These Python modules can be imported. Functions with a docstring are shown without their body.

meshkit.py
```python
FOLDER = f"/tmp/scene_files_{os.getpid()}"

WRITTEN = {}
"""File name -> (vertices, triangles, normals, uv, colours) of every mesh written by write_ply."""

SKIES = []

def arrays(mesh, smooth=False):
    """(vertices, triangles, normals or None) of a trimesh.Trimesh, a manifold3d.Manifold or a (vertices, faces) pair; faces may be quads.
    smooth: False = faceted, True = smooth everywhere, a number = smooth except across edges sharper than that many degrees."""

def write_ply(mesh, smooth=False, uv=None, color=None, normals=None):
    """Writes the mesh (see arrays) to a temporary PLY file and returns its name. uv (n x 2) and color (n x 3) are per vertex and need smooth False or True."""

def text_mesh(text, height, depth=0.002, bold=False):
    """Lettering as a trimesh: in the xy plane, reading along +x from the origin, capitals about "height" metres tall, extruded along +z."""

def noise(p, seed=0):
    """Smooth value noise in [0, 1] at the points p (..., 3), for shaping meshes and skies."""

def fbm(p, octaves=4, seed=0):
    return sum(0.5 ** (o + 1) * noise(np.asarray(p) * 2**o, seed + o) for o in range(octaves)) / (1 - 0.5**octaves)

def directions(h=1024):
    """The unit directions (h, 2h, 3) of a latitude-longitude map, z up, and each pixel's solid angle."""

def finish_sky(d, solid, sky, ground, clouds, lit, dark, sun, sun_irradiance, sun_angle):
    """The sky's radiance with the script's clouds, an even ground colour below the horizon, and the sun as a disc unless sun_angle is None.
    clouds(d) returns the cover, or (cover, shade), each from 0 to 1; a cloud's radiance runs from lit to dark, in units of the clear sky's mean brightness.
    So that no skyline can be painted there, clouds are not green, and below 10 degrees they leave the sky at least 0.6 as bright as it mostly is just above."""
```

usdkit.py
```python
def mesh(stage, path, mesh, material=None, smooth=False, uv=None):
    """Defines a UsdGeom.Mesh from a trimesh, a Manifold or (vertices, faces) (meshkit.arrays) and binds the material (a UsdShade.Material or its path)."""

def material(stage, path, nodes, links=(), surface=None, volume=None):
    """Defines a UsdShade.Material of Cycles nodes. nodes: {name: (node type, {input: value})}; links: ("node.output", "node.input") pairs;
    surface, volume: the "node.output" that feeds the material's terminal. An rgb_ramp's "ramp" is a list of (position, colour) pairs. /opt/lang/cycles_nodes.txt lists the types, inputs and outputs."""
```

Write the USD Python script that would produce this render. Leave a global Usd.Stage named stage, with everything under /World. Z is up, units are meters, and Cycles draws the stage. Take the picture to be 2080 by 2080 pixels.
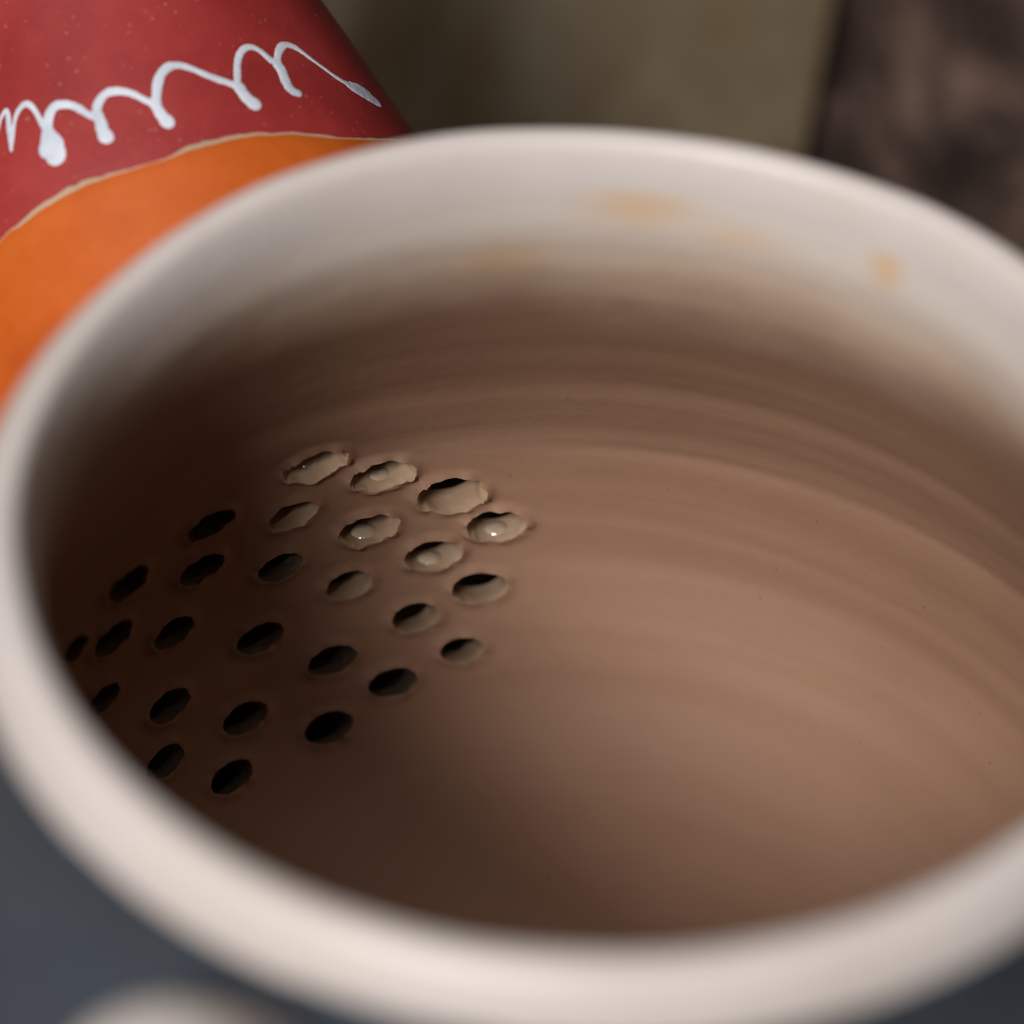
import math
import numpy as np
import trimesh
import manifold3d as m3
import meshkit
import usdkit
from pxr import Usd, UsdGeom, UsdLux, UsdShade, Gf, Vt, Sdf

stage = Usd.Stage.CreateInMemory()
UsdGeom.SetStageUpAxis(stage, "Z")
UsdGeom.SetStageMetersPerUnit(stage, 1.0)
UsdGeom.Xform.Define(stage, "/World")
UsdGeom.Scope.Define(stage, "/World/Looks")

# Everything is modelled in millimetres with the middle of the pot's mouth at the origin;
# MM brings it to metres with the table top at z = 0.
TABLE = -74.0
MM = 0.001


def world(v):
    v = np.asarray(v, float)
    return (v - [0, 0, TABLE]) * MM


# ------------------------------------------------------------------ camera
EYE = np.array([-5.30783448, -164.62505786, 162.69636382])
XC = np.array([0.99921096, 0.02785314, 0.0283135])
YC = np.array([-0.03971715, 0.70073425, 0.71231598])
ZC = np.array([0.0, 0.71287847, -0.70128759])
FOV = 16.0
FOCUS = 288.0          # mm along the view axis
LENS_OPENING = 9.8     # mm
cam = UsdGeom.Camera.Define(stage, "/World/camera")
focal = 36.0 / (2 * math.tan(math.radians(FOV / 2)))
cam.CreateFocalLengthAttr(focal)
cam.CreateHorizontalApertureAttr(36.0)
cam.CreateVerticalApertureAttr(36.0)
cam.CreateClippingRangeAttr(Gf.Vec2f(0.01, 50.0))
cam.CreateFocusDistanceAttr(FOCUS * MM)
cam.CreateFStopAttr(focal / LENS_OPENING)
cam.CreateExposureAttr(0.0)
e = world(EYE)
cam.AddTransformOp().Set(Gf.Matrix4d(*XC, 0, *YC, 0, *(-ZC), 0, *e, 1))


# ------------------------------------------------------------------ light: a window to the left, plus an added overhead fill
def rect_light(name, pos, target, w, h, intensity, color):
    L = UsdLux.RectLight.Define(stage, f"/World/{name}")
    L.CreateWidthAttr(w)
    L.CreateHeightAttr(h)
    L.CreateIntensityAttr(intensity)
    L.CreateColorAttr(Gf.Vec3f(*color))
    pos, target = np.asarray(pos, float), np.asarray(target, float)
    z = pos - target
    z /= np.linalg.norm(z)
    x = np.cross([0, 0, 1.0], z) if abs(z[2]) < 0.999 else np.array([1.0, 0, 0])
    x /= np.linalg.norm(x)
    y = np.cross(z, x)
    L.AddTransformOp().Set(Gf.Matrix4d(*x, 0, *y, 0, *z, 0, *pos, 1))


def polar(az, el, d):
    a, b = math.radians(az), math.radians(el)
    return np.array([math.cos(a) * math.cos(b), math.sin(a) * math.cos(b), math.sin(b)]) * d + [0, 0, 0.07]


POT = np.array([0, 0, 0.05])
KEY_AZ, KEY_EL = 244.0, 42.5
rect_light("window_light", polar(KEY_AZ, KEY_EL, 1.5), POT, 0.36, 0.36, 64.0, (1.0, 0.967, 0.96))
rect_light("overhead_fill_light", polar(210, 82, 2.0), POT, 1.3, 1.3, 1.75, (1.0, 0.965, 0.96))  # added fill lamp overhead, lifts the shadows inside the pot


# ------------------------------------------------------------------ materials
def mat(name, nodes, links, surface="p.BSDF"):
    return usdkit.material(stage, f"/World/Looks/{name}", nodes, links, surface=surface)


def noise(scale, detail=4, rough=0.55, dist=0.0):
    return ("noise_texture", {"dimensions": "3D", "type": "fBM", "scale": scale, "detail": detail, "roughness": rough, "distortion": dist})


def ramp(stops):
    return ("rgb_ramp", {"ramp": stops})


TC = ("texture_coordinate", {})
M = {}

# thrown clay inside, tea-stained brown below a cream upper band
IN_NODES = {
    "tc": TC,
    "st": ("mapping", {"scale": (0.5, 0.5, 5.0)}),
    "st2": ("mapping", {"scale": (0.25, 0.25, 3.6)}),
    "edge": noise(38, 4, 0.6),
    "fine": noise(700, 3, 0.6),
    "rings": noise(42, 3, 0.5),
    "rings2": noise(110, 2, 0.5),
    "blotch": noise(26, 3, 0.55),
    "sep": ("separate_xyz", {}),
    # height above the wavering edge of the stain
    "dx": ("math", {"math_type": "subtract", "value2": 0.011}),
    "dx2": ("math", {"math_type": "multiply"}),
    "tilt": ("math", {"math_type": "multiply_add", "value2": -4.8}),
    "wob": ("math", {"math_type": "multiply_add", "value2": 0.012, "value3": -0.006}),
    "sum": ("math", {"math_type": "add"}),
    "msk": ("map_range", {"range_type": "smoothstep", "from_min": 0.0540, "from_max": 0.0672, "to_min": 0.0, "to_max": 1.0, "clamp": True}),
    "brown": ramp([(0.26, (0.242, 0.136, 0.085)), (0.5, (0.270, 0.157, 0.101)), (0.76, (0.292, 0.176, 0.116))]),
    "bl": ramp([(0.35, (0.86, 0.84, 0.80)), (0.65, (1.08, 1.06, 1.04))]),
    "brown2": ("mix", {"mix_type": "multiply", "fac": 0.8}),
    "cream": ramp([(0.36, (0.60, 0.435, 0.31)), (0.52, (0.61, 0.485, 0.375)), (0.7, (0.605, 0.515, 0.43))]),
    # orange-tan tea drips caught on the cream
    "drip": noise(70, 3, 0.55),
    "dripm": ("map_range", {"range_type": "smoothstep", "from_min": 0.62, "from_max": 0.76, "to_min": 0.0, "to_max": 0.75, "clamp": True}),
    "cream2": ("mix", {"mix_type": "mix", "color2": (0.62, 0.37, 0.15)}),
    "lipm": ("map_range", {"range_type": "smoothstep", "from_min": 0.0635, "from_max": 0.0724, "to_min": 0.0, "to_max": 1.0, "clamp": True}),
    "cream1": ("mix", {"mix_type": "mix", "color2": (0.595, 0.53, 0.475)}),
    "c": ("mix", {"mix_type": "mix"}),
    "speck": ("voronoi_texture", {"dimensions": "3D", "feature": "f1", "metric": "euclidean", "scale": 330.0, "randomness": 1.0}),
    "spk": ("map_range", {"range_type": "linear", "from_min": 0.022, "from_max": 0.05, "to_min": 0.62, "to_max": 1.0, "clamp": True}),
    "c2": ("mix", {"mix_type": "multiply", "fac": 0.8}),
    "rs": ("math", {"math_type": "multiply", "value2": 0.35}),
    "bh": ("math", {"math_type": "multiply_add", "value2": 0.28}),
    "b": ("bump", {"strength": 0.5, "distance": 0.00035}),
    "p": ("principled_bsdf", {"roughness": 0.62, "specular_ior_level": 0.22}),
}
IN_LINKS = [
    ("tc.object", "st.vector"), ("tc.object", "st2.vector"), ("tc.object", "edge.vector"), ("tc.object", "fine.vector"), ("tc.object", "blotch.vector"), ("tc.object", "drip.vector"),
    ("st2.vector", "rings.vector"), ("st.vector", "rings2.vector"), ("tc.object", "sep.vector"), ("tc.object", "speck.vector"),
    ("sep.x", "dx.value1"), ("dx.value", "dx2.value1"), ("dx.value", "dx2.value2"), ("dx2.value", "tilt.value1"), ("sep.z", "tilt.value3"), ("edge.fac", "wob.value1"), ("tilt.value", "sum.value1"), ("wob.value", "sum.value2"), ("sum.value", "msk.value"),
    ("rings.fac", "brown.fac"), ("blotch.fac", "bl.fac"), ("brown.color", "brown2.color1"), ("bl.color", "brown2.color2"), ("blotch.fac", "cream.fac"),
    ("drip.fac", "dripm.value"), ("sep.z", "lipm.value"), ("cream.color", "cream1.color1"), ("lipm.result", "cream1.fac"), ("cream1.color", "cream2.color1"), ("dripm.result", "cream2.fac"),
    ("msk.result", "c.fac"), ("brown2.color", "c.color1"), ("cream2.color", "c.color2"),
    ("speck.distance", "spk.value"), ("c.color", "c2.color1"), ("spk.result", "c2.color2"), ("c2.color", "p.base_color"),
    ("fine.fac", "bh.value1"), ("rings2.fac", "rs.value1"), ("rs.value", "bh.value3"), ("bh.value", "b.height"), ("b.normal", "p.normal"),
]
# three tan drips left by tea on the cream, where the photograph has them
for i, (c_, sc) in enumerate([((0.0030, 0.0353, 0.0713), (190, 520, 420)), ((0.0201, 0.0292, 0.0713), (520, 520, 330)), ((-0.0074, 0.0348, 0.0657), (220, 400, 420)), ((0.0110, 0.0338, 0.0698), (170, 420, 600))]):
    IN_NODES |= {
        f"d{i}": ("vector_math", {"math_type": "subtract", "vector2": c_}), f"e{i}": ("vector_math", {"math_type": "multiply", "vector2": sc}),
        f"l{i}": ("vector_math", {"math_type": "length"}), f"w{i}": ("math", {"math_type": "multiply_add", "value2": 1.6}),
        f"k{i}": ("map_range", {"range_type": "smoothstep", "from_min": 1.9, "from_max": 0.75, "to_min": 0.0, "to_max": (0.5, 0.6, 0.3, 0.3)[i], "clamp": True}),
        f"x{i}": ("math", {"math_type": "maximum"})}
    IN_LINKS += [("tc.object", f"d{i}.vector1"), (f"d{i}.vector", f"e{i}.vector1"), (f"e{i}.vector", f"l{i}.vector1"), ("drip.fac", f"w{i}.value1"), (f"l{i}.value", f"w{i}.value3"),
                 (f"w{i}.value", f"k{i}.value"), (f"k{i}.result", f"x{i}.value1"), ("dripm.result" if i == 0 else f"x{i - 1}.value", f"x{i}.value2")]
IN_LINKS = [l for l in IN_LINKS if l != ("dripm.result", "cream2.fac")] + [("x3.value", "cream2.fac")]
M["clay_inside"] = mat("clay_inside", IN_NODES, IN_LINKS)

M["cream_glaze"] = mat("cream_glaze", {
    "tc": TC, "n": noise(45, 4), "f": noise(600, 3),
    "r": ramp([(0.3, (0.565, 0.50, 0.45)), (0.55, (0.605, 0.545, 0.505)), (0.75, (0.625, 0.575, 0.54))]),
    "b": ("bump", {"strength": 0.25, "distance": 0.0002}),
    "p": ("principled_bsdf", {"roughness": 0.42, "specular_ior_level": 0.4}),
}, [("tc.object", "n.vector"), ("tc.object", "f.vector"), ("n.fac", "r.fac"), ("r.color", "p.base_color"), ("f.fac", "b.height"), ("b.normal", "p.normal")])

M["hole_glaze"] = mat("hole_glaze", {
    "tc": TC, "n": noise(260, 3), "f": noise(420, 3),
    "r": ramp([(0.3, (0.38, 0.245, 0.15)), (0.6, (0.49, 0.345, 0.23))]),
    "b": ("bump", {"strength": 0.3, "distance": 0.0004}),
    "p": ("principled_bsdf", {"roughness": 0.3, "specular_ior_level": 0.5, "coat_weight": 1.0, "coat_roughness": 0.05}),
}, [("tc.object", "n.vector"), ("tc.object", "f.vector"), ("n.fac", "r.fac"), ("r.color", "p.base_color"), ("f.fac", "b.height"), ("b.normal", "p.normal")])

M["shaded_hole"] = mat("shaded_hole", {  # darker copy for holes out of the light: shade painted into the brown
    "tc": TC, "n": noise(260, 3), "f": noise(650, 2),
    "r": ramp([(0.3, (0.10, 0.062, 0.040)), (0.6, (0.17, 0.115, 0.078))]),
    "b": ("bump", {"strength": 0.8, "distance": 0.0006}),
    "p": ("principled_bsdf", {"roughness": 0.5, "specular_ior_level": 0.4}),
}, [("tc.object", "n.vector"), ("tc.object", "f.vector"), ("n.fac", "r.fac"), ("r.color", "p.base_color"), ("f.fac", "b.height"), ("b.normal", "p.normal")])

M["wet_glaze"] = mat("wet_glaze", {
    "tc": TC, "n": noise(500, 3),
    "r": ramp([(0.3, (0.36, 0.26, 0.17)), (0.6, (0.48, 0.38, 0.28))]),
    "p": ("principled_bsdf", {"roughness": 0.12, "specular_ior_level": 0.6, "coat_weight": 1.0, "coat_roughness": 0.06}),
}, [("tc.object", "n.vector"), ("n.fac", "r.fac"), ("r.color", "p.base_color")])

M["slate_glaze"] = mat("slate_glaze", {
    "tc": TC, "n": noise(40, 4), "f": noise(500, 3),
    "r": ramp([(0.3, (0.033, 0.043, 0.056)), (0.5, (0.042, 0.051, 0.064)), (0.7, (0.053, 0.058, 0.069))]),
    "b": ("bump", {"strength": 0.4, "distance": 0.0003}),
    "p": ("principled_bsdf", {"roughness": 0.45, "specular_ior_level": 0.4}),
}, [("tc.object", "n.vector"), ("tc.object", "f.vector"), ("n.fac", "r.fac"), ("r.color", "p.base_color"), ("f.fac", "b.height"), ("b.normal", "p.normal")])


def painted(name, lo, mid, hi, fleck, rough=0.5, shift=0.0):
    return mat(name, {
        "tc": TC, "n": noise(95, 5, 0.6), "f": noise(420, 4, 0.65), "g": noise(1500, 2),
        "r": ramp([(0.3, lo), (0.5, mid), (0.72, hi)]),
        "v": ("voronoi_texture", {"dimensions": "3D", "feature": "f1", "metric": "euclidean", "scale": 1250.0, "randomness": 1.0}),
        "vs": ("math", {"math_type": "multiply_add", "value2": -0.55}),
        "vm": ("map_range", {"range_type": "smoothstep", "from_min": -0.13 - shift, "from_max": -0.23 - shift, "to_min": 0.0, "to_max": 0.42, "clamp": True}),
        "c": ("mix", {"mix_type": "mix", "color2": fleck}),
        "hh": ("math", {"math_type": "multiply_add", "value2": 0.5}),
        "b": ("bump", {"strength": 0.14, "distance": 0.00025}),
        "p": ("principled_bsdf", {"roughness": rough, "specular_ior_level": 0.22}),
    }, [("tc.object", "n.vector"), ("tc.object", "f.vector"), ("tc.object", "g.vector"), ("tc.object", "v.vector"), ("n.fac", "r.fac"),
        ("f.fac", "vs.value1"), ("v.distance", "vs.value3"), ("vs.value", "vm.value"), ("vm.result", "c.fac"), ("r.color", "c.color1"), ("c.color", "p.base_color"),
        ("g.fac", "hh.value1"), ("f.fac", "hh.value3"), ("hh.value", "b.height"), ("b.normal", "p.normal")])


M["red_slip"] = painted("red_slip", (0.22, 0.0205, 0.019), (0.29, 0.0285, 0.026), (0.35, 0.043, 0.039), (0.5, 0.20, 0.16))
M["orange_slip"] = painted("orange_slip", (0.42, 0.075, 0.010), (0.50, 0.098, 0.012), (0.56, 0.125, 0.020), (0.62, 0.28, 0.10), 0.5, 0.055)
M["bare_clay"] = painted("bare_clay", (0.34, 0.245, 0.155), (0.42, 0.31, 0.20), (0.48, 0.37, 0.255), (0.4, 0.2, 0.1), 0.7)
M["white_slip"] = mat("white_slip", {
    "tc": TC, "n": noise(300, 4), "f": noise(1200, 3),
    "r": ramp([(0.3, (0.46, 0.50, 0.57)), (0.55, (0.60, 0.64, 0.70))]),
    "b": ("bump", {"strength": 0.4, "distance": 0.00025}),
    "p": ("principled_bsdf", {"roughness": 0.45, "specular_ior_level": 0.4}),
}, [("tc.object", "n.vector"), ("tc.object", "f.vector"), ("n.fac", "r.fac"), ("r.color", "p.base_color"), ("f.fac", "b.height"), ("b.normal", "p.normal")])


def wood(name, stops, big, stretch, rough, bump):
    return mat(name, {
        "tc": TC, "mp": ("mapping", {"scale": (1.0, stretch, 1.0), "rotation": (0, 0, 0.14)}),
        "n": noise(big, 5, 0.6, 0.6), "f": noise(big * 12, 3),
        "mx": ("math", {"math_type": "multiply_add", "value2": 0.18}),
        "r": ramp(stops),
        "b": ("bump", {"strength": bump, "distance": 0.0008}),
        "p": ("principled_bsdf", {"roughness": rough, "specular_ior_level": 0.35}),
    }, [("tc.object", "mp.vector"), ("mp.vector", "n.vector"), ("mp.vector", "f.vector"), ("f.fac", "mx.value1"), ("n.fac", "mx.value3"), ("mx.value", "r.fac"), ("r.color", "p.base_color"),
        ("mx.value", "b.height"), ("b.normal", "p.normal")])


M["pale_wood"] = wood("pale_wood", [(0.36, (0.075, 0.046, 0.021)), (0.52, (0.128, 0.086, 0.045)), (0.70, (0.185, 0.150, 0.099))], 24, 0.5, 0.5, 0.15)
M["dark_wood"] = wood("dark_wood", [(0.43, (0.015, 0.0085, 0.0062)), (0.55, (0.034, 0.020, 0.0147)), (0.65, (0.090, 0.054, 0.040)), (0.78, (0.18, 0.115, 0.087))], 96, 0.40, 0.65, 0.8)


# ------------------------------------------------------------------ helpers
used = {}


def numbered(path):
    k = used.get(path, 0)
    used[path] = k + 1
    return path if k == 0 else f"{path}_{k:03d}"


def put(parent, name, v, f, material, normals=None, smooth=True):
    """one Mesh prim from millimetre vertices"""
    path = numbered(f"{parent}/{name}")
    if normals is None:
        m = usdkit.mesh(stage, path, (world(v), f), M[material], smooth=smooth)
    else:
        m = usdkit.mesh(stage, path, (world(v), f), M[material], smooth=False)
        m.CreateNormalsAttr(Vt.Vec3fArray.FromNumpy(np.asarray(normals, np.float32)))
        m.SetNormalsInterpolation("vertex")
    return m.GetPrim()


def tag(p, **kw):
    for k, v in kw.items():
        p.SetCustomDataByKey(k, v)


def normals_of(v, f):
    n = np.zeros_like(v)
    c = np.cross(v[f[:, 1]] - v[f[:, 0]], v[f[:, 2]] - v[f[:, 0]])
    for k in range(3):
        np.add.at(n, f[:, k], c)
    return n / np.maximum(np.linalg.norm(n, axis=1, keepdims=True), 1e-12)


def subset(v, f, keep, n=None):
    g = f[keep]
    idx, inv = np.unique(g, return_inverse=True)
    return v[idx], inv.reshape(g.shape), (None if n is None else n[idx])


def pchip(x, xs, ys):
    from scipy.interpolate import PchipInterpolator
    return PchipInterpolator(xs, ys)(x)


# ------------------------------------------------------------------ table top: planks the pot stands on
PD = np.array([0.146, 1.0, 0])
PD /= np.linalg.norm(PD)
PN = np.array([PD[1], -PD[0], 0])
P0 = np.array([24.3, 133.9, 0])
table = UsdGeom.Xform.Define(stage, "/World/tabletop").GetPrim()
tag(table, kind="structure", label="wooden table top of one smooth tan plank beside dark rough planks")


def plank(x0, x1, material, rough, seed, label=None):
    """a plank between two offsets across PN, its top rough as the wood is, its long edges rounded"""
    L0, L1 = -420.0, 520.0
    step = 2.0 if rough > 0.2 else 8.0
    nx, ny = max(6, int((x1 - x0) / step)), int((L1 - L0) / (step * 1.6))
    cx = (1 - np.cos(np.linspace(0, math.pi, nx))) / 2 * 0.15 + np.linspace(0, 1, nx) * 0.85
    X, Y = np.meshgrid(x0 + (x1 - x0) * cx, np.linspace(L0, L1, ny), indexing="ij")
    q = np.stack([X / 9.0, Y / 26.0, 0 * X + seed], -1)
    h = rough * (meshkit.fbm(q, 4, seed) - 0.62) * 2
    d = np.minimum(X - x0, x1 - X)
    h = np.minimum(h, 0) - 1.6 * np.clip(1 - d / 2.2, 0, 1) ** 2
    wav = 0.5 * (meshkit.fbm(np.stack([Y / 30, 0 * Y, 0 * Y + seed], -1), 2, seed + 7) - 0.5) * np.clip(1 - d / 6, 0, 1)
    base = P0 + (X + wav)[..., None] * PN + Y[..., None] * PD
    top = base + np.array([0, 0, 1.0]) * (TABLE + h - 0.15)[..., None]
    bot = base.copy()
    bot[..., 2] = TABLE - 22
    n = nx * ny
    v = np.vstack([top.reshape(-1, 3), bot.reshape(-1, 3)])
    id_ = np.arange(n).reshape(nx, ny)
    q = np.stack([id_[:-1, :-1], id_[1:, :-1], id_[1:, 1:], id_[:-1, 1:]], -1).reshape(-1, 4)
    faces = [q, q[:, ::-1] + n]
    for line in (id_[0, ::-1], id_[-1], id_[:, 0], id_[::-1, -1]):
        a, b = line[:-1], line[1:]
        faces.append(np.stack([b, a, a + n, b + n], 1))
    q = np.vstack(faces)
    f = np.vstack([q[:, [0, 1, 2]], q[:, [0, 2, 3]]])
    p = put("/World/tabletop", "plank", v, f, material, smooth=50)
    if label:
        tag(p, label=label)


plank(-190, -0.4, "pale_wood", 0.12, 3, "smooth tan plank under the left half of the pot")
plank(0.3, 118, "dark_wood", 2.2, 5, "dark brown rough plank with paler streaks")
plank(119.6, 240, "dark_wood", 2.2, 11)
plank(-312, -191.6, "dark_wood", 2.2, 17)

# ------------------------------------------------------------------ teapot
pot = UsdGeom.Xform.Define(stage, "/World/teapot").GetPrim()
tag(pot, label="open lidless clay teapot with slate body, cream rim, holed strainer and red orange spout", category="teapot")
T = "/World/teapot"

# closed profile, floor inside -> lip -> outside -> foot
INNER = [(0.0, -68.0), (12, -67.7), (24, -66), (35, -62), (41.2, -55), (44.7, -45), (45.5, -37), (43.7, -29), (41.2, -22.5), (38.8, -17), (36.8, -12), (35.7, -8)]
LIP = [(35.2, -4.5), (35.4, -1.4), (35.85, 0.8), (36.6, 2.15), (37.55, 2.3), (38.6, 1.5), (39.4, 0.2), (40.05, -1.8)]
OUTER = [(40.4, -3.8), (41.2, -7.0), (43.6, -12), (46.9, -19), (49.4, -27), (50.7, -36), (50.3, -46), (47.5, -57), (42.0, -66), (36, -71.5), (35, -73.2), (34, -74.0), (31, -74.0), (29, -72.8), (12, -72.4), (0, -72.4)]
pts = np.array(INNER + LIP + OUTER)
arc = np.r_[0, np.cumsum(np.hypot(*np.diff(pts, axis=0).T))]
kin, klip = arc[len(INNER) - 1], arc[len(INNER) + len(LIP)]
kfine0, kfine1 = arc[2], arc[6] + 2.0
u = np.r_[np.linspace(0, kfine0, 14)[:-1], np.arange(kfine0, kfine1, 0.36), np.arange(kfine1, kin, 0.5), np.arange(kin, klip, 0.35), np.arange(klip, arc[-1] - 1, 1.1), arc[-1]]
R, Z = pchip(u, arc, pts[:, 0]), pchip(u, arc, pts[:, 1])
inside = u < kin + 2.5
theta = np.radians(np.r_[np.arange(86, 152, 0.42), np.arange(152, 446 - 0.1, 1.3)])
nu, nt = len(u), len(theta)

HOLES = [(117.4, -34.4, 5.2), (110.2, -37.7, 4.9), (103.1, -40.9, 5.4), (98.4, -44.4, 4.7), (129.0, -36.7, 4.1), (119.8, -39.4, 4.1), (111.8, -42.9, 4.6), (105.1, -46.6, 4.4), (100.2, -50.0, 4.3),
         (139.4, -37.7, 4.1), (130.5, -40.8, 4.0), (121.7, -44.0, 3.9), (114.4, -47.8, 3.9), (107.5, -51.8, 3.9), (102.6, -54.9, 3.4), (142.1, -41.9, 4.0), (134.8, -45.2, 3.9), (125.1, -49.6, 4.0), (117.6, -53.5, 3.9),
         (111.1, -56.4, 3.8), (144.9, -46.5, 3.4), (137.5, -50.9, 3.9), (129.3, -55.0, 3.9), (119.9, -58.1, 4.0), (140.4, -54.5, 3.8), (133.6, -58.2, 3.8), (147.2, -39.8, 2.8)]


SQUASH = 0.60      # the holes are wider than they are high


def inner_radius(z):
    a = np.array(INNER)
    return pchip(z, a[:, 1], a[:, 0])


def inner_frame(az, z):
    """point on the inner wall, unit vectors: into the wall, along the circle, up the wall"""
    r = float(inner_radius(z))
    dr = float(inner_radius(z + 0.5) - inner_radius(z - 0.5))
    a = math.radians(az)
    er, et = np.array([math.cos(a), math.sin(a), 0]), np.array([-math.sin(a), math.cos(a), 0])
    up = er * dr + np.array([0, 0, 1.0])
    up /= np.linalg.norm(up)
    out = np.cross(et, up)
    return er * r + [0, 0, z], out / np.linalg.norm(out), et, up


TH, UU = np.meshgrid(theta, u, indexing="ij")
RR, ZZ = np.broadcast_to(R, TH.shape).copy(), np.broadcast_to(Z, TH.shape).copy()
cs = np.stack([np.cos(TH), np.sin(TH)], -1)
wob = meshkit.fbm(np.concatenate([cs * 1.3, ZZ[..., None] / 60], -1) + 7, 3, 4) - 0.5
near_axis = np.clip(RR / 20, 0, 1)
RR += wob * 0.8 * near_axis
ZZ += (meshkit.fbm(np.concatenate([cs * 1.6, 0 * ZZ[..., None]], -1) + 3, 3, 9) - 0.5) * 1.0 * np.clip((ZZ + 12) / 12, 0, 1)
# throwing ridges on the inside wall: a slow spiral of uneven grooves
lead = UU - 2.5 * cs[..., 1]
g1 = meshkit.fbm(np.stack([lead / 5.2, 0.6 * cs[..., 0] + 2, 0.6 * cs[..., 1]], -1), 3, 21) - 0.5
g2 = meshkit.noise(np.stack([UU / 1.7, 0.8 * cs[..., 0] + 5, 0.8 * cs[..., 1]], -1), 33) - 0.5
wallmask = np.clip((UU - 20) / 15, 0, 1) * np.clip((kin - 9 - UU) / 14, 0, 1) * (UU < kin)
dip = (0.62 * g1 + 0.05 * g2) * wallmask
# clay pushed up round each strainer hole
P = np.stack([RR * cs[..., 0], RR * cs[..., 1], ZZ], -1)
rng = np.random.default_rng(5)
bur = np.zeros_like(RR)
frames = []
for az, z, dia in HOLES:
    c, out, et, up = inner_frame(az, z)
    frames.append((c, out, et, up, dia))
    d = P - c
    x, y = d @ et, d @ up / SQUASH
    rr, ph = np.hypot(x, y), np.arctan2(y, x)
    rr = np.where(inside & (np.abs(d @ out) < 4), rr, 99)
    s = 1.0 + 0.5 * np.sin(ph * 2 + rng.uniform(0, 6)) * rng.uniform(0.2, 0.6) + 0.35 * np.sin(ph * 5 + rng.uniform(0, 6)) + 0.25 * np.sin(ph * 9 + rng.uniform(0, 6))
    amp = 0.42 if dia > 4.3 else 0.26
    bur += amp * s * np.exp(-((rr - dia * 0.5 - 0.25) / 0.45) ** 2)
    bur -= 0.22 * np.exp(-((rr - dia * 0.5 - 1.6) / 0.7) ** 2) * 0.15
# the few grooves that read clearly round the far and right wall
for zg, a0, depth, wd in ((-36.2, 4, 0.12, 0.70), (-43.8, 0, 0.14, 0.85), (-47.5, 25, 0.06, 0.9), (-27.6, 10, 0.07, 1.0)):
    line = zg + 2.2 * (meshkit.fbm(np.concatenate([cs * 1.1, 0 * ZZ[..., None] + zg], -1), 2, 61) - 0.5)
    degs = np.degrees(np.mod(TH + math.pi, 2 * math.pi) - math.pi)
    on = np.clip((degs - a0 + 40) / 25, 0, 1) * np.clip((100 - degs) / 16, 0, 1)
    dip += depth * on * np.exp(-((ZZ - line) / wd) ** 2) * (0.5 + meshkit.noise(np.concatenate([cs * 4, 0 * ZZ[..., None] + zg], -1), 62)) * (UU < kin)
push = np.where(inside, dip - bur, 0)
nr, nz = np.gradient(Z, u), -np.gradient(R, u)          # outward from the cavity
P[..., 0] += push * nr * cs[..., 0]
P[..., 1] += push * nr * cs[..., 1]
P[..., 2] += push * nz
V = np.vstack([P[:, 1:-1].reshape(-1, 3), [[0, 0, Z[0]], [0, 0, Z[-1]]]])
w_ = nu - 2
ids = np.arange(nt * w_).reshape(nt, w_)
nxt = np.roll(ids, -1, 0)
q = np.stack([ids[:, :-1], ids[:, 1:], nxt[:, 1:], nxt[:, :-1]], -1).reshape(-1, 4)
F = np.vstack([q[:, [0, 1, 2]], q[:, [0, 2, 3]], np.stack([np.full(nt, nt * w_), ids[:, 0], nxt[:, 0]], 1), np.stack([np.full(nt, nt * w_ + 1), nxt[:, -1], ids[:, -1]], 1)])


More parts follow.
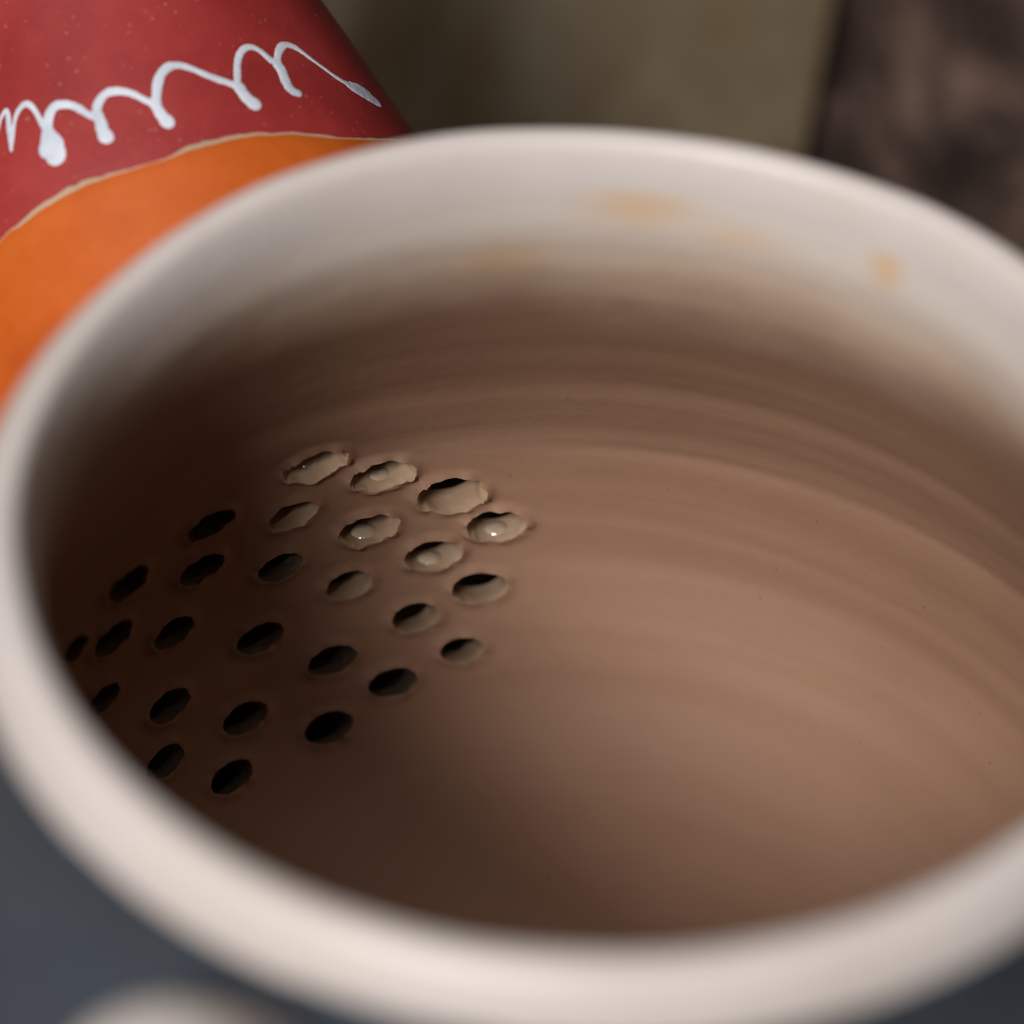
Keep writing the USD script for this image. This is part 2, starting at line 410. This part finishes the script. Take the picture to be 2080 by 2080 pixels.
def solid(v, f):
    m = m3.Manifold(m3.Mesh(np.asarray(v, np.float32), np.asarray(f, np.uint32)))
    if m.volume() < 0:
        m = m3.Manifold(m3.Mesh(np.asarray(v, np.float32), np.asarray(f, np.uint32)[:, ::-1]))
    return m


body = solid(V, F)
# behind the strainer the wall is thinned to a shell, hollow towards the spout
_u = np.linspace(0, kin, 90)
_a = np.r_[0, np.cumsum(np.hypot(*np.diff(np.array(INNER), axis=0).T))]
_r, _z = pchip(_u, _a, np.array(INNER)[:, 0]), pchip(_u, _a, np.array(INNER)[:, 1])
_dr, _dz = np.gradient(_r), np.gradient(_z)
_l = np.hypot(_dr, _dz)
_r, _z = np.maximum(_r + 3.15 * _dz / _l, 0), _z - 3.15 * _dr / _l
offset_shell = m3.Manifold.revolve(m3.CrossSection([np.vstack([[0, _z[0]], np.stack([_r, _z], 1)[1:], [0, _z[-1]]])]), 160)
_az = math.radians(119.07)
_c = np.array([46.5 * math.cos(_az), 46.5 * math.sin(_az), -47.5])
_b = trimesh.creation.icosphere(4, 1.0)
_v = np.asarray(_b.vertices) * [9.5, 24.5, 14.5]
_v = np.stack([_v[:, 0] * math.cos(_az) - _v[:, 1] * math.sin(_az), _v[:, 0] * math.sin(_az) + _v[:, 1] * math.cos(_az), _v[:, 2]], 1)
pocket = solid(_v + _c, np.asarray(_b.faces)) - offset_shell
body = (body - pocket).as_original()


def cutter(c, out, et, up, dia, k):
    """one ragged punched hole, wider where it breaks the surface"""
    r = np.random.default_rng(100 + k)
    n, depths = 72, np.array([-1.2, -0.35, -0.1, 0.15, 0.45, 0.9, 1.6, 3.0, 5.0, 9.0])
    flare = np.array([1.16, 1.07, 1.04, 1.01, 0.985, 0.965, 0.95, 0.93, 0.90, 0.88])
    ph = np.linspace(0, 2 * math.pi, n, endpoint=False)
    v = []
    rag = 0.09 if dia > 4.4 else 0.045
    ell = r.uniform(-0.05, 0.05)
    axis = out + 0.10 * np.array([0, 0, -1.0])
    for d, fl in zip(depths, flare):
        p = np.stack([np.cos(ph) * 2.2, np.sin(ph) * 2.2, np.full(n, d * 0.25 + k * 9)], -1)
        rad = dia / 2 * fl * (1 + rag * 2.4 * (meshkit.fbm(p * 1.5, 3, 50 + k) - 0.5) * (1 if d < 0.6 else 0.22)) * (1 + ell * np.cos(2 * ph))
        v.append(c + axis * d + (rad * np.cos(ph))[:, None] * et + (rad * SQUASH * np.sin(ph))[:, None] * up)
    v = np.vstack(v + [[v[0].mean(0)], [v[-1].mean(0)]])
    L = len(depths)
    i = np.arange(L * n).reshape(L, n)
    j = np.roll(i, -1, 1)
    q = np.stack([i[:-1], j[:-1], j[1:], i[1:]], -1).reshape(-1, 4)
    f = np.vstack([q[:, [0, 1, 2]], q[:, [0, 2, 3]], np.stack([j[0], i[0], np.full(n, L * n)], 1), np.stack([i[-1], j[-1], np.full(n, L * n + 1)], 1)])
    return solid(v, f).as_original()


cutters = [cutter(*fr, k) for k, fr in enumerate(frames)]
shell = body
for c in cutters:
    shell = shell - c
ms = shell.to_mesh()
sv, sf = np.asarray(ms.vert_properties[:, :3], float), np.asarray(ms.tri_verts, int)
runs = list(ms.run_index)
origin = np.zeros(len(sf), int)
for a, b, o in zip(runs[:-1], runs[1:], ms.run_original_id):
    origin[a // 3:b // 3] = o
own = origin == body.original_id()
n_body = normals_of(sv, sf[own])
cen = sv[sf].mean(1)
rad = np.hypot(cen[:, 0], cen[:, 1])
rim_zone = own & (((cen[:, 2] > -1.5) & (rad > 38)) | ((cen[:, 2] > -1.5) & (rad <= 38.5)))
out_zone = own & ~rim_zone & ((rad > inner_radius(np.clip(cen[:, 2], -67.9, -8.1)) + 2.4) | (cen[:, 2] < -70.5))
in_zone = own & ~rim_zone & ~out_zone
put(T, "body", *subset(sv, sf, out_zone, n_body)[:2], "slate_glaze", subset(sv, sf, out_zone, n_body)[2])
v_, f_, n_ = subset(sv, sf, in_zone, n_body)
put(T, "inner_wall", v_, f_, "clay_inside", n_)
v_, f_, n_ = subset(sv, sf, rim_zone, n_body)
put(T, "rim", v_, f_, "cream_glaze", n_)
PALE = {0, 1, 2, 3, 5, 6, 7, 8, 12, 13, 14}     # upper right holes in the light; the others get shade painted into their colour
DROPS = {0: (-0.1, 0.72), 1: (-0.15, 0.68), 3: (-0.1, 0.74), 6: (0.0, 0.85), 7: (0.0, 0.8)}     # glaze that pooled in the upper holes
for k, c in enumerate(cutters):
    v_, f_, _ = subset(sv, sf, origin == c.original_id())
    if not len(f_):
        continue
    hole = put(T, "strainer_hole", v_, f_, "hole_glaze" if k in PALE else "shaded_hole", smooth=True)
    if k in DROPS:
        side, size = DROPS[k]
        c0, out, et, up, dia = frames[k]
        b_ = trimesh.creation.icosphere(3, 1.0)
        p_ = np.asarray(b_.vertices)
        p_ = p_ * (1 + 0.18 * (meshkit.fbm(p_ * 1.4 + k * 3, 2, k) - 0.5)[:, None])
        at = c0 + out * 1.6 + et * side * dia / 2 - up * (dia / 2 * SQUASH + 0.22)
        put(str(hole.GetPath()), "glaze_drop", at + size * (p_[:, :1] * et * 1.45 + p_[:, 1:2] * up * 0.72 + p_[:, 2:] * out * 1.3), np.asarray(b_.faces), "wet_glaze")

# ------------------------------------------------------------------ spout: a tapering tube rising from the wall behind the strainer
AZ, EL, S1, RHO, SL, ZB = math.radians(119.07), math.radians(42.0), 30.47, 21.03, -0.2915, -47.95
A = np.array([math.cos(AZ) * math.cos(EL), math.sin(AZ) * math.cos(EL), math.sin(EL)])
HX = np.array([-math.sin(AZ), math.cos(AZ), 0.0])
VX = np.cross(A, HX)
SB = np.array([50 * math.cos(AZ), 50 * math.sin(AZ), ZB])
S_TIP = 80.0
OUT_A = np.array(LIP[-1:] + OUTER[:10])


def outer_radius(z):
    return np.interp(z, OUT_A[::-1, 1], OUT_A[::-1, 0])


def spout_radius(th, s, wall=0.0):
    th = np.mod(th, 2 * math.pi)
    low = np.clip((np.minimum(th - math.radians(208), math.radians(332) - th)) / math.radians(62), 0, 1)
    low = low * low * (3 - 2 * low)
    r = RHO + SL * (s - S1)
    return r * (1 - 0.45 * low) - wall


def spout_point(th, s, lift=0.0, wall=0.0):
    r = spout_radius(th, s, wall) + lift
    return SB + np.asarray(s)[..., None] * A + (r * np.cos(th))[..., None] * HX + (r * np.sin(th))[..., None] * VX


NT = 240
tt = np.linspace(0, 2 * math.pi, NT, endpoint=False)
sgrid = np.linspace(-40, 40, 1601)


def start_of(th, wall, inset):
    """where each straight line of the spout meets the pot's outer wall"""
    res = []
    for t in th:
        p = spout_point(np.full(len(sgrid), t), sgrid, 0.0, wall)
        ins = (np.hypot(p[:, 0], p[:, 1]) < outer_radius(p[:, 2]) - inset) & (p[:, 2] < 0) & (p[:, 2] > -74)
        i = np.nonzero(ins)[0]
        res.append(sgrid[i[-1]] if len(i) else -10.0)
    return np.array(res)


s0_out = start_of(tt, 0.0, 1.2)
s0_in = start_of(tt, 3.2, 1.2)
# underneath, the spout curves in to meet the pot just below the lowest holes
LOW = np.clip(np.minimum(tt - math.radians(196), math.radians(344) - tt) / math.radians(45), 0, 1)
LOW = (LOW * LOW * (3 - 2 * LOW))[:, None, None]


def foot(inset, shrink):
    z = -47.0 + 18.5 * shrink * np.sin(tt)
    az = AZ + math.radians(38.0) * shrink * np.cos(tt)
    r = outer_radius(z) - inset
    return np.stack([r * np.cos(az), r * np.sin(az), z], -1)


def to_foot(g, ft, first):
    """g (angle, row, 3): underneath, rows run from the foot (row 0 if first) to the other end of the grid instead of along the cone"""
    k = np.linspace(0, 1, g.shape[1])[None, :, None]
    if not first:
        k = 1 - k
    end = (g[:, -1] if first else g[:, 0])[:, None]
    line = ft[:, None] * (1 - k) + end * k
    line[..., 2] -= (4.0 * k * (1 - k))[..., 0] * 2.0
    return g * (1 - LOW) + line * LOW


# the hand-painted edge between orange and red, read round the spout, and the bare clay left between them
RING = np.radians([-90, 0, 36.4, 41.3, 44.3, 49.8, 55.5, 60.9, 66, 70, 74, 78.9, 83.6, 88.6, 94.3, 98.9, 102.3, 106.6, 109.6, 113.8, 118.5, 126.5, 137.4, 165, 200, 270])
RING_S = np.array([29.2, 28.9, 28.8, 29.65, 29.72, 30.29, 30.66, 30.88, 30.87, 30.82, 30.82, 30.74, 30.86, 30.76, 30.69, 30.46, 30.13, 29.85, 29.49, 28.97, 28.55, 27.99, 27.6, 27.9, 28.6, 29.2])
WID = np.array([0.3, 0.25, 0.12, 0.10, 0.30, 0.42, 0.50, 0.42, 0.30, 0.18, 0.08, 0.12, 0.42, 0.46, 0.36, 0.26, 0.18, 0.20, 0.24, 0.26, 0.12, 0.20, 0.2, 0.3, 0.3, 0.3])
tcyc = np.where(tt > 1.5 * math.pi, tt - 2 * math.pi, tt)
ring = np.interp(tcyc, RING, RING_S) + 0.10 * (meshkit.fbm(np.stack([tt * 25, 0 * tt, 0 * tt], -1), 3, 3) - 0.5)
wid = 0.85 * np.interp(tcyc, RING, WID) * (0.7 + 0.6 * meshkit.noise(np.stack([tt * 40, 0 * tt, 0 * tt], -1), 8))
NT2 = NT


def band(lo, hi, rows, lift):
    """a grid of the spout's skin between two curves round it"""
    k = np.linspace(0, 1, rows)[None]
    s = lo[:, None] + (hi - lo)[:, None] * k
    th = np.repeat(tt[:, None], rows, 1)
    dent = 0.22 * (meshkit.fbm(np.stack([np.cos(th) * 1.8, np.sin(th) * 1.8, s / 14], -1), 3, 14) - 0.5)
    return spout_point(th, s, dent + lift(k) if callable(lift) else dent + lift)


def skin(g, flip=False):
    n, m = g.shape[:2]
    i = np.arange(n * m).reshape(n, m)
    j = np.roll(i, -1, 0)
    q = np.stack([i[:, :-1], j[:, :-1], j[:, 1:], i[:, 1:]], -1).reshape(-1, 4)
    f = np.vstack([q[:, [0, 1, 2]], q[:, [0, 2, 3]]])
    return g.reshape(-1, 3), f[:, ::-1] if flip else f


GL = 0.10    # thickness of the coloured slip over the bare clay
red_lo = ring + wid
gr = band(red_lo, np.full(NT, S_TIP), 60, lambda k: GL * np.clip(k * 60 / 1.2, 0, 1) + 0 * k)
# the tip: a rounded lip and the bore running back down to the pot
lipk = np.linspace(0, math.pi, 9)[1:]
th9 = np.repeat(tt[:, None], 8, 1)
lip = spout_point(th9, S_TIP + 1.6 * np.sin(lipk)[None] + 0 * th9, GL - 1.6 + 1.6 * np.cos(lipk)[None] + 0 * th9)
kb = np.linspace(0, 1, 30)[None]
sb = S_TIP + (s0_in - S_TIP)[:, None] * kb
thb = np.repeat(tt[:, None], 30, 1)
bore = spout_point(thb, sb, 0.0, 3.2)
sp = put(T, "spout", *skin(np.concatenate([gr, lip], 1)), "red_slip")
tag(sp, label="red painted spout rising behind the strainer holes")
SP = str(sp.GetPath())
tag(put(SP, "spout_bore", *skin(to_foot(bore, foot(1.2, 0.93), False)), "bare_clay"), label="bare clay inside of the spout")
tag(put(SP, "orange_band", *skin(to_foot(band(s0_out, ring, 40, lambda k: GL * np.clip((1 - k) * 40 / 1.2, 0, 1) + 0 * k), foot(1.2, 1.0), True)), "orange_slip"), label="orange painted band round the foot of the spout")
tag(put(SP, "clay_line", *skin(band(ring, red_lo, 4, 0.0)), "bare_clay"), label="thin pale line of bare clay between red and orange")

STROKES = [
    [(40.2, 36.81, 0.18), (43.6, 37.79, 0.19), (45.2, 38.51, 0.23), (46.0, 38.66, 0.25), (46.3, 37.74, 0.32), (45.9, 36.33, 0.39), (45.6, 35.54, 0.18)],
    [(45.7, 35.81, 0.21), (47.6, 37.41, 0.25), (49.7, 38.36, 0.3), (51.7, 38.55, 0.35), (53.3, 37.94, 0.35), (54.3, 36.89, 0.38), (55.2, 36.13, 0.45)],
    [(55.3, 36.22, 0.52), (54.9, 35.43, 0.78), (54.1, 34.52, 0.87)], [(55.4, 35.56, 0.78), (56.1, 34.55, 1.15), (55.8, 33.75, 1.04)],
    [(55.5, 35.91, 0.56), (56.7, 37.07, 0.63), (58.6, 37.53, 0.56), (61.1, 37.38, 0.47), (63.5, 36.81, 0.42), (65.5, 36.0, 0.42), (67.2, 35.65, 0.49)],
    [(67.3, 35.63, 0.59), (67.4, 34.64, 0.7), (68.0, 33.81, 0.73), (68.3, 33.73, 0.52)],
    [(67.2, 35.7, 0.52), (68.7, 36.75, 0.56), (71.0, 37.15, 0.52), (74.1, 36.92, 0.45), (76.3, 36.44, 0.38), (78.7, 35.58, 0.45), (80.1, 35.27, 0.56)],
    [(80.2, 35.18, 0.63), (80.6, 34.11, 0.66), (81.4, 33.43, 0.73)],
    [(80.5, 35.28, 0.56), (82.7, 36.79, 0.59), (85.1, 37.51, 0.56), (87.6, 37.62, 0.47), (90.9, 37.02, 0.4), (94.6, 35.92, 0.39), (98.0, 35.04, 0.42), (99.5, 34.64, 0.6)],
    [(99.7, 34.49, 0.67), (100.2, 33.54, 0.74), (101.2, 32.94, 0.74)],
    [(99.5, 34.77, 0.42), (101.9, 36.32, 0.42), (104.7, 37.32, 0.42), (107.0, 37.52, 0.39), (109.5, 37.04, 0.37), (111.1, 36.05, 0.44), (112.3, 35.77, 0.6)],
    [(112.1, 35.57, 0.71), (111.8, 34.25, 0.64), (111.8, 33.38, 0.6), (113.1, 32.97, 0.5)],
    [(112.5, 35.86, 0.5), (115.0, 36.74, 0.48), (117.7, 37.08, 0.45), (120.1, 36.74, 0.36), (122.6, 35.75, 0.27), (126.0, 34.36, 0.23), (129.4, 33.24, 0.32), (132.1, 32.81, 0.54)],
    [(130.7, 32.84, 0.50), (133.5, 32.3, 0.85), (136.2, 31.75, 0.88), (139.0, 31.1, 0.6)], [(132.0, 32.9, 0.4), (135.0, 32.5, 0.55), (137.8, 32.0, 0.3)],
]


def blob(th, s, w):
    """a flat drop of slip on the spout"""
    ph = np.linspace(0, 2 * math.pi, 20, endpoint=False)
    r = spout_radius(np.array([th]), np.array([s]))[0]
    out = []
    for k, h in ((1.0, -0.10), (0.97, 0.02), (0.86, 0.05), (0.5, 0.07), (0.0, 0.075)):
        x, y = np.cos(ph) * w / 2 * k, np.sin(ph) * w / 2 * k
        t_, s_ = th + x / r, s + y
        dent = 0.22 * (meshkit.fbm(np.stack([np.cos(t_) * 1.8, np.sin(t_) * 1.8, s_ / 14], -1), 3, 14) - 0.5)
        out.append(spout_point(t_, s_, GL + dent + h * min(1.0, 0.55 + w * 0.6)))
    return np.vstack(out)


from scipy.interpolate import CubicSpline
pieces = []
rng = np.random.default_rng(2)
for st in STROKES:
    a = np.array(st)
    t_ = np.r_[0, np.cumsum(np.hypot(np.diff(np.radians(a[:, 0])) * 19, np.diff(a[:, 1])))]
    n = max(4, int(t_[-1] / 0.16))
    x = np.linspace(0, t_[-1], n)
    b = np.stack([pchip(x, t_, a[:, k]) if k == 2 or len(t_) < 4 else CubicSpline(t_, a[:, k])(x) for k in range(3)], 1)
    b[:, 2] *= 0.78 + 0.24 * meshkit.noise(np.stack([x * 2.2, 0 * x, 0 * x + t_[-1]], -1), 4) + 0.26 * meshkit.noise(np.stack([x * 7.0, 0 * x, 0 * x + t_[-1]], -1), 5)
    b[:, 1] += 0.05 * (meshkit.noise(np.stack([x * 3, 0 * x, 0 * x + 9 + t_[-1]], -1), 6) - 0.5)
    drops = [blob(math.radians(p), s, max(w * 1.3, 0.2)) for p, s, w in b]
    for d0, d1 in zip(drops[:-1], drops[1:]):
        pieces.append(m3.Manifold.hull_points(np.vstack([d0, d1]).astype(np.float32)))
scroll = m3.Manifold.batch_boolean(pieces, m3.OpType.Add)
ms = scroll.to_mesh()
tag(put(SP, "painted_scroll", np.asarray(ms.vert_properties[:, :3], float), np.asarray(ms.tri_verts, int), "white_slip", smooth=40), label="looping white trailed slip line on the red")

# ------------------------------------------------------------------ handle: a short rounded stub on the near shoulder
def ball(c, r, n=3):
    s = trimesh.creation.icosphere(n, r)
    return np.asarray(s.vertices) + c


h_tip = np.array([-23.2, -45.6, -2.7])
h_az = math.atan2(h_tip[1], h_tip[0])
h_base = np.array([42.5 * math.cos(h_az), 42.5 * math.sin(h_az), -16.0])
h = m3.Manifold.hull_points(np.vstack([ball(h_base, 9.0), ball(h_tip, 6.9)]).astype(np.float32)).refine_to_length(1.2)
ms = h.to_mesh()
hm = trimesh.Trimesh(np.asarray(ms.vert_properties[:, :3]), np.asarray(ms.tri_verts), process=True)
hv = np.asarray(hm.vertices, float)
hv += (meshkit.fbm(hv / 9.0, 3, 2) - 0.5)[:, None] * 0.6 * np.asarray(hm.vertex_normals)
tag(put(T, "handle", hv, np.asarray(hm.faces), "cream_glaze"), label="rounded cream handle stub below the near rim")
